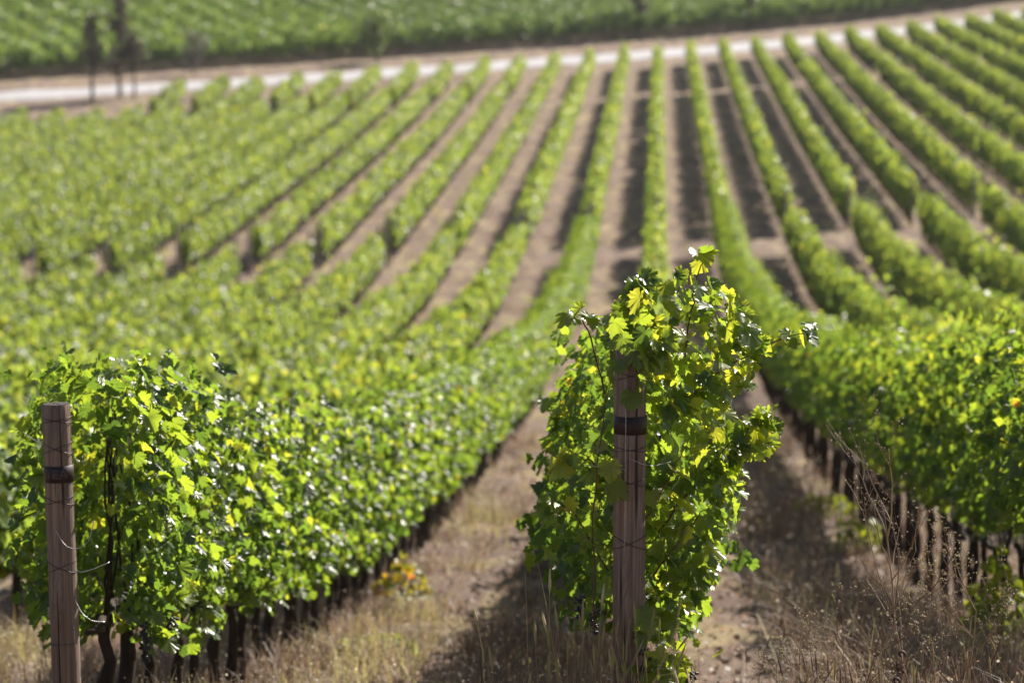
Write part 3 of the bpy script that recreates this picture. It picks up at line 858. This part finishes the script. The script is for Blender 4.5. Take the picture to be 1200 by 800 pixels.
for nm, lab, px, s, H, c0, cw, mat, n, ls, sh, tr in (
    ('slender_tree', 'dark slender forked tree by the road, leftmost of the three trunks at left', 105, 5.5, 5.6, 1.7, .9, M_LEAF_DARK, 520, .19, 'spindle', .14),
    ('slender_tree', 'tallest dark slender tree by the road at left, crown leaving the frame', 137, 5.5, 8.2, 1.3, 1.0, M_LEAF_DARK, 1200, .19, 'spindle', .16),
    ('slender_tree', 'short dark slender tree by the road, rightmost of the three trunks at left', 155, 4.5, 4.2, 1.9, .8, M_LEAF_DARK, 340, .17, 'spindle', .12),
    ('bare_shrub', 'grey leafless shrub across the road behind the leftmost short vine row', 225, 20, 3.2, .6, 1.2, M_LEAF_GREY, 420, .14, 'round', .08),
    ('round_tree', 'small round green tree across the road at the hillside edge', 442, 21, 3.4, 1.0, 1.5, M_LEAF_BLUE, 1300, .22, 'round', .12),
    ('slender_tree', 'dark slender tree rising past the top of the frame above the centre', 748, 27, 9.5, .8, .72, M_LEAF_DARK, 2400, .2, 'spindle', .2),
    ('slender_tree', 'dark slender tree at the top of the frame right of centre', 877, 27, 9.5, 1.4, .6, M_LEAF_DARK, 1500, .2, 'spindle', .2)):
    # solve for the depth on the line s = const along the sight column
    D = 200.0
    for _ in range(30): D = 208 + 0.66 * at_px(px, D) + s
    tree(nm, lab, at_px(px, D), D, H, c0, cw, mat, n, ls, int(px), sh, tr)

# ------------------------------------------------------------------ dry grass
def blades(P, H, lean, width, tone, rng):
    """P base points (n,3), H heights; 5-vertex bent blades"""
    n = len(P); ph = rng.uniform(0, 6.28, n); d = np.stack([np.cos(ph), np.sin(ph), np.zeros(n)], 1)
    sdv = np.stack([-np.sin(ph + rng.normal(0, .7, n)), np.cos(ph), np.zeros(n)], 1)
    up = np.array([0, 0, 1.0])
    a = P + sdv * width[:, None]; b = P - sdv * width[:, None]
    mid = P + up * (H * .6)[:, None] + d * (lean * H * .25)[:, None]
    c = mid + sdv * (width * .7)[:, None]; e = mid - sdv * (width * .7)[:, None]
    tp = P + up * (H * np.clip(1 - lean * .35, .3, 1))[:, None] + d * (lean * H * .85)[:, None]
    V = np.stack([a, b, e, c, tp], 1).reshape(-1, 3)
    o = (np.arange(n) * 5)[:, None, None]
    F = (o + np.array([(0, 1, 2), (0, 2, 3), (3, 2, 4)])[None]).reshape(-1, 3)
    return V, F, np.repeat(tone, 5), tp

def dry_grass():
    rng = np.random.default_rng(31)
    Vs, Fs, Ts = [], [], []; off = 0
    def add(V, F, T):
        nonlocal off
        Vs.append(V); Fs.append(F + off); Ts.append(T); off += len(V)
    # clump centres, density falling with distance
    for (ya, yb, nc, nb, wmul, xa, xb) in ((9.5, 16, 3600, 18, 1.0, -3.4, 3.4), (16, 28, 5200, 15, 1.4, -5, 6), (28, 50, 3200, 10, 2.2, -8, 10), (50, 98, 2600, 7, 4.0, -14, 14), (98, 200, 3200, 5, 9.0, -34, 28)):
        cx = rng.uniform(xa, xb, nc); cy = rng.uniform(ya, yb, nc)
        lane = (cx - XM) / SPC; fr = lane - np.floor(lane)                    # 0..1 across the lane
        # trodden strip in the lane right of the central row
        trod = np.where((cx > XM) & (cx < XM + SPC), np.abs(fr - .24) < .15, np.abs(fr - .45) < .07)
        patch = np.sin(cx * 1.9 + cy * .55) + np.sin(cx * .8 - cy * 1.3 + 1) + np.sin(cy * .37 + 2)
        keep = (~trod) & (rng.random(nc) < np.clip(.55 + .25 * patch, .12, 1))
        cx, cy, fr, patch = cx[keep], cy[keep], fr[keep], patch[keep]
        hh = np.where((cx > XM) & (fr > .42) & (fr < .9), .52, .27) * (1 + .25 * patch) * rng.uniform(.5, 1.3, len(cx))
        hh = np.clip(hh, .06, .6)
        if ya > 45: hh = np.clip(hh * .8, .06, .25)
        m = len(cx)
        ci = np.repeat(np.arange(m), nb)
        n = len(ci)
        bx = cx[ci] + rng.normal(0, .07 * math.sqrt(wmul), n); by = cy[ci] + rng.normal(0, .07 * math.sqrt(wmul), n)
        P = np.stack([bx, by, ground(bx, by) - .01], 1)
        H = hh[ci] * rng.uniform(.35, 1.1, n)
        ct = np.clip(rng.normal(.42, .18, m), 0, .8); strip = (cx < XM) & (fr > .10) & (fr < .42) & (patch > -.3)
        ct = np.where((rng.random(m) < .06) | (strip & (rng.random(m) < .42)), .86, ct)
        T = np.clip(ct[ci] + rng.normal(0, .07, n), 0, .94)
        V, F, T2, tp = blades(P, H, rng.gamma(2.0, .35, n), np.full(n, .0024 * wmul) * rng.uniform(.7, 1.6, n), T, rng)
        add(V, F, T2)
        # seed heads: small pale bits near tips
        k = rng.random(n) < .26
        tp = tp[k]; q = len(tp)
        sz = rng.uniform(.006, .016, q) * math.sqrt(wmul)
        V, F, T3 = leaf_geo(tp, rng.normal(0, 1, (q, 3)), rng.normal(0, 1, (q, 3)), sz, np.where(rng.random(q) < .35, 1.0, np.clip(rng.normal(.55, .2, q), .2, .8)), 'lo', rng)
        add(V, F, T3)
    # litter lying on the soil
    n = 26000
    d = rng.uniform(0, 1, n) ** 1.6
    by = 9.5 + d * 38; bx = rng.uniform(-1, 1, n) * (3.2 + by * .12)
    pos = np.stack([bx, by, ground(bx, by) + .025], 1)
    V, F, T = leaf_geo(pos, np.stack([rng.normal(0, .5, n), rng.normal(0, .5, n), np.ones(n)], 1), rng.normal(0, 1, (n, 3)), rng.uniform(.012, .05, n) * (1 + d), np.clip(rng.normal(.4, .22, n), 0, 1), 'lo', rng)
    add(V, F, T)
    o = obj('dry_grass', mesh_np('dry_grass', np.vstack(Vs), np.vstack(Fs), {'tone': np.concatenate(Ts)}), M_STRAW)
    o['kind'] = 'stuff'; o['label'] = 'dry brown grass and weeds covering the lanes between the vine rows'; o['category'] = 'dry grass'
dry_grass()

def stalk_tuft(name, label, x, y, n, hmin, hmax, spread, seed, tone=(.55, .15), group=None, wid=.0018):
    rng = np.random.default_rng(seed)
    z = gz(x, y); a = Acc()
    for i in range(n):
        bx, by = rng.normal(0, spread), rng.normal(0, spread * .6)
        H = rng.uniform(hmin, hmax); an = rng.uniform(0, 6.28); ln = abs(rng.normal(0, .13)) * H
        dz = gz(x + bx, y + by) - z
        tt = np.linspace(0, 1, 8)
        pts = np.stack([bx + ln * np.cos(an) * tt ** 2, by + ln * np.sin(an) * tt ** 2, dz - .02 + H * tt], 1)
        pts[1:-1] += rng.normal(0, .003, (6, 3))
        tn = float(np.clip(rng.normal(*tone), 0, 1))
        a.tube(pts, np.linspace(wid, wid * .45, 8), 4, cap=False, tone=tn)
        # slim seed spike
        if rng.random() < .6:
            d = pts[-1] - pts[-2]; d /= np.linalg.norm(d)
            e = pts[-1]
            a.tube([e - d * .05, e - d * .02, e + d * .02, e + d * .05], [wid * .6, wid * 2.2, wid * 1.9, wid * .3], 5, cap=False, tone=min(1, tn + .15))
        if rng.random() < .5:
            j = rng.integers(2, 5); s = pts[j]; an2 = rng.uniform(0, 6.28); l2 = rng.uniform(.08, .2)
            a.tube([s, s + np.array([math.cos(an2) * l2 * .4, math.sin(an2) * l2 * .4, l2 * .5]), s + np.array([math.cos(an2) * l2, math.sin(an2) * l2, l2 * .55])], [wid, wid * .8, wid * .2], 3, cap=False, tone=tn)
    o = obj(name, a.mesh(name), M_STRAW, None, (x, y, z))
    tag(o, label, 'grass tuft', group)
    return o
stalk_tuft('grass_tuft', 'tall thin straw stalks standing left of the central post', XM - .28, 10.75, 22, .55, 1.0, .13, 41, tone=(.74, .06), wid=.0027)
stalk_tuft('grass_tuft', 'dense dry grass tuft hugging the left foot of the central post', XM - .14, 10.85, 70, .25, .75, .09, 42)
stalk_tuft('grass_tuft', 'dry bent stalks crossing the front of the central post', XM + .02, 10.80, 26, .35, .86, .06, 43, tone=(.7, .08), wid=.0022)
stalk_tuft('grass_tuft', 'sparse green tinted stalks right of the central post foot', XM + .30, 10.7, 20, .25, .6, .10, 44, tone=(.85, .06))

# ------------------------------------------------------------------ dead weeds at the right
def dead_weed(name, label, x, y, H, nb, spread, seed, capsules=1, thick=.005, curls=0, lean=(0, 0), depth=3):
    r = random.Random(seed)
    t = empty(name, (x, y, gz(x, y))); tag(t, label, 'dead weed')
    st, cl = Acc(), Acc(); cp = st
    def seg(p, d, L, rad, lev):
        n = 6; pts = [np.array(p, float)]; d = np.array(d, float)
        for i in range(n):
            d = d + np.array([r.gauss(0, .10), r.gauss(0, .10), r.gauss(.04, .06)]); d /= np.linalg.norm(d)
            pts.append(pts[-1] + d * L / n)
        st.tube(pts, np.linspace(rad, rad * .55, n + 1), 5 if lev < 2 else 3, cap=False, tone=r.uniform(.35, .8))
        if lev < depth:
            kids = nb if lev == 0 else r.randint(2, 4)
            for k in range(kids):
                f = (.38 + .6 * (k + r.random()) / kids) if lev == 0 else r.uniform(.3, .98)
                j = min(n, int(f * n) + 1)
                q = pts[j]
                an = r.uniform(0, 6.28); sp_ = r.uniform(.5, 1.0) * spread
                nd = d * .62 + np.array([math.cos(an) * sp_, math.sin(an) * sp_ * .8, .2])
                seg(q, nd, L * (r.uniform(.32, .52) if lev == 0 else r.uniform(.25, .55)), rad * .55, lev + 1)
        if lev >= 1 and capsules:
            for k in range(capsules + (lev > 1)):
                q = pts[r.randint(3, n)]
                cp.ball(q + np.array([r.gauss(0, .006), r.gauss(0, .006), .004]), r.uniform(.002, .0045), tone=r.uniform(.6, 1.0), n=5, m=3)
        if lev == 0 and curls:
            for k in range(curls):
                q = pts[r.randint(2, 4)] + np.array([r.gauss(0, .012), -.01, r.gauss(0, .06)])
                tt = np.linspace(0, 4.5, 9)
                cl.tube(np.stack([q[0] + .012 * np.cos(tt), q[1] + np.full(9, 0.0), q[2] + .014 * np.sin(tt) + .003 * tt], 1), .0055, 4)
    seg((0, 0, -.03), (lean[0], lean[1], 1), H, thick, 0)
    obj('stem', st.mesh('weed_stem'), M_STRAW, t)
    if cl.v:
        co = obj('curled_foliage', cl.mesh('weed_leaf'), M_CURL, t); co['kind'] = 'stuff'
    return t
dead_weed('dead_weed', 'tall bare branching dead weed at right with dark curled leaves on its stem', 1.13, 11.7, 1.08, 10, .85, 61, 1, .0058, 6)
dead_weed('dead_weed', 'lower bushy dead weed with pale seed heads left of the tall dead weed', .83, 11.5, .78, 12, 1.0, 62, 3, .004)
dead_weed('dead_weed', 'feathery dead weed leaning right beside the tall dead weed', 1.28, 11.8, .72, 12, 1.0, 63, 3, .004, lean=(.2, 0))
dead_weed('dead_weed', 'small rounded dead weed at the bottom edge between post and tall weed', .62, 11.3, .5, 12, 1.2, 64, 3, .0035)
stalk_tuft('grass_tuft', 'thick pale grass tuft below the bushy dead weed', .74, 11.2, 90, .3, .6, .14, 65, tone=(.5, .2))
stalk_tuft('grass_tuft', 'thick brown grass tuft at the foot of the tall dead weed', 1.10, 11.3, 90, .25, .6, .16, 66, tone=(.4, .2))
stalk_tuft('grass_tuft', 'dry grass tuft in the bottom right corner', 1.42, 11.5, 90, .2, .55, .18, 67, tone=(.45, .2))
stalk_tuft('grass_tuft', 'brown weedy tuft in the shaded strip right of the trodden lane', .95, 14.6, 120, .2, .5, .22, 68, tone=(.35, .2))

# ------------------------------------------------------------------ low green plants
def low_plant(name, label, x, y, R, H, n, mat, seed, size=(.04, .09)):
    rng = np.random.default_rng(seed)
    t = empty(name, (x, y, gz(x, y))); tag(t, label, 'weed')
    ph = rng.uniform(0, 6.28, n); rr_ = R * np.sqrt(rng.random(n)); h = H * rng.random(n) ** .8 * (1 - .6 * (rr_ / R) ** 2)
    pos = np.stack([rr_ * np.cos(ph), rr_ * np.sin(ph), h + .02], 1)
    nrm = np.stack([np.cos(ph) * .5, np.sin(ph) * .5, np.full(n, .8)], 1) + rng.normal(0, .35, (n, 3))
    tip = np.stack([np.cos(ph), np.sin(ph), rng.normal(-.2, .4, n)], 1)
    V, F, T = leaf_geo(pos, nrm, tip, rng.uniform(*size, n), np.clip(rng.normal(.45, .28, n), 0, 1), 'mid', rng)
    obj('foliage', mesh_np('low_foliage', V, F, {'tone': T}, smooth=True), mat, t)
    a = Acc()
    for i in range(9):
        an = i * .7; q = R * .7
        a.tube([(0, 0, -.03), (q * .4 * math.cos(an), q * .4 * math.sin(an), H * .5), (q * math.cos(an), q * math.sin(an), H * .7)], [.005, .004, .002], 4)
    obj('stem', a.mesh('low_stem'), M_CANE, t)
low_plant('low_weed', 'yellow and orange leafy shoot at the foot of the left vine row', -2.12, 23.4, .24, .45, 90, M_LEAF_AUT, 71, (.05, .1))
low_plant('low_weed', 'bright green low weed under the far edge of the right vine row', 1.98, 33.0, .42, .25, 160, M_LEAF_LIME, 72)
low_plant('low_weed', 'green weed patch under the edge of the right vine row', 2.05, 28.5, .32, .35, 150, M_LEAF_LIME, 73)
low_plant('low_weed', 'yellow green leafy shoot at the right edge of the picture', 2.13, 17.6, .22, .8, 190, M_LEAF_LIME, 74, (.05, .09))
low_plant('low_weed', 'small yellowish plant in the lane at the left row near the bottom', -1.95, 19.4, .3, .16, 120, M_LEAF_LIME, 75)

# ------------------------------------------------------------------ thin summer haze
def build_haze():
    x0, x1, y0, y1, z0, z1 = -238, 238, -28, 478, -16, 75
    V = [(x, y, z) for x in (x0, x1) for y in (y0, y1) for z in (z0, z1)]
    F = [(0, 1, 3, 2), (4, 6, 7, 5), (0, 4, 5, 1), (2, 3, 7, 6), (0, 2, 6, 4), (1, 5, 7, 3)]
    me = bpy.data.meshes.new('haze'); me.from_pydata(V, [], F); me.update()
    m, nt, N, L = new_mat('haze')
    v = N.new('ShaderNodeVolumePrincipled'); v.inputs['Color'].default_value = (0.92, 0.95, 1.0, 1)
    v.inputs['Density'].default_value = 0.00012; v.inputs['Anisotropy'].default_value = 0.2
    out = N.new('ShaderNodeOutputMaterial'); L.new(v.outputs[0], out.inputs['Volume'])
    o = obj('haze', me, m); o['kind'] = 'stuff'
build_haze()
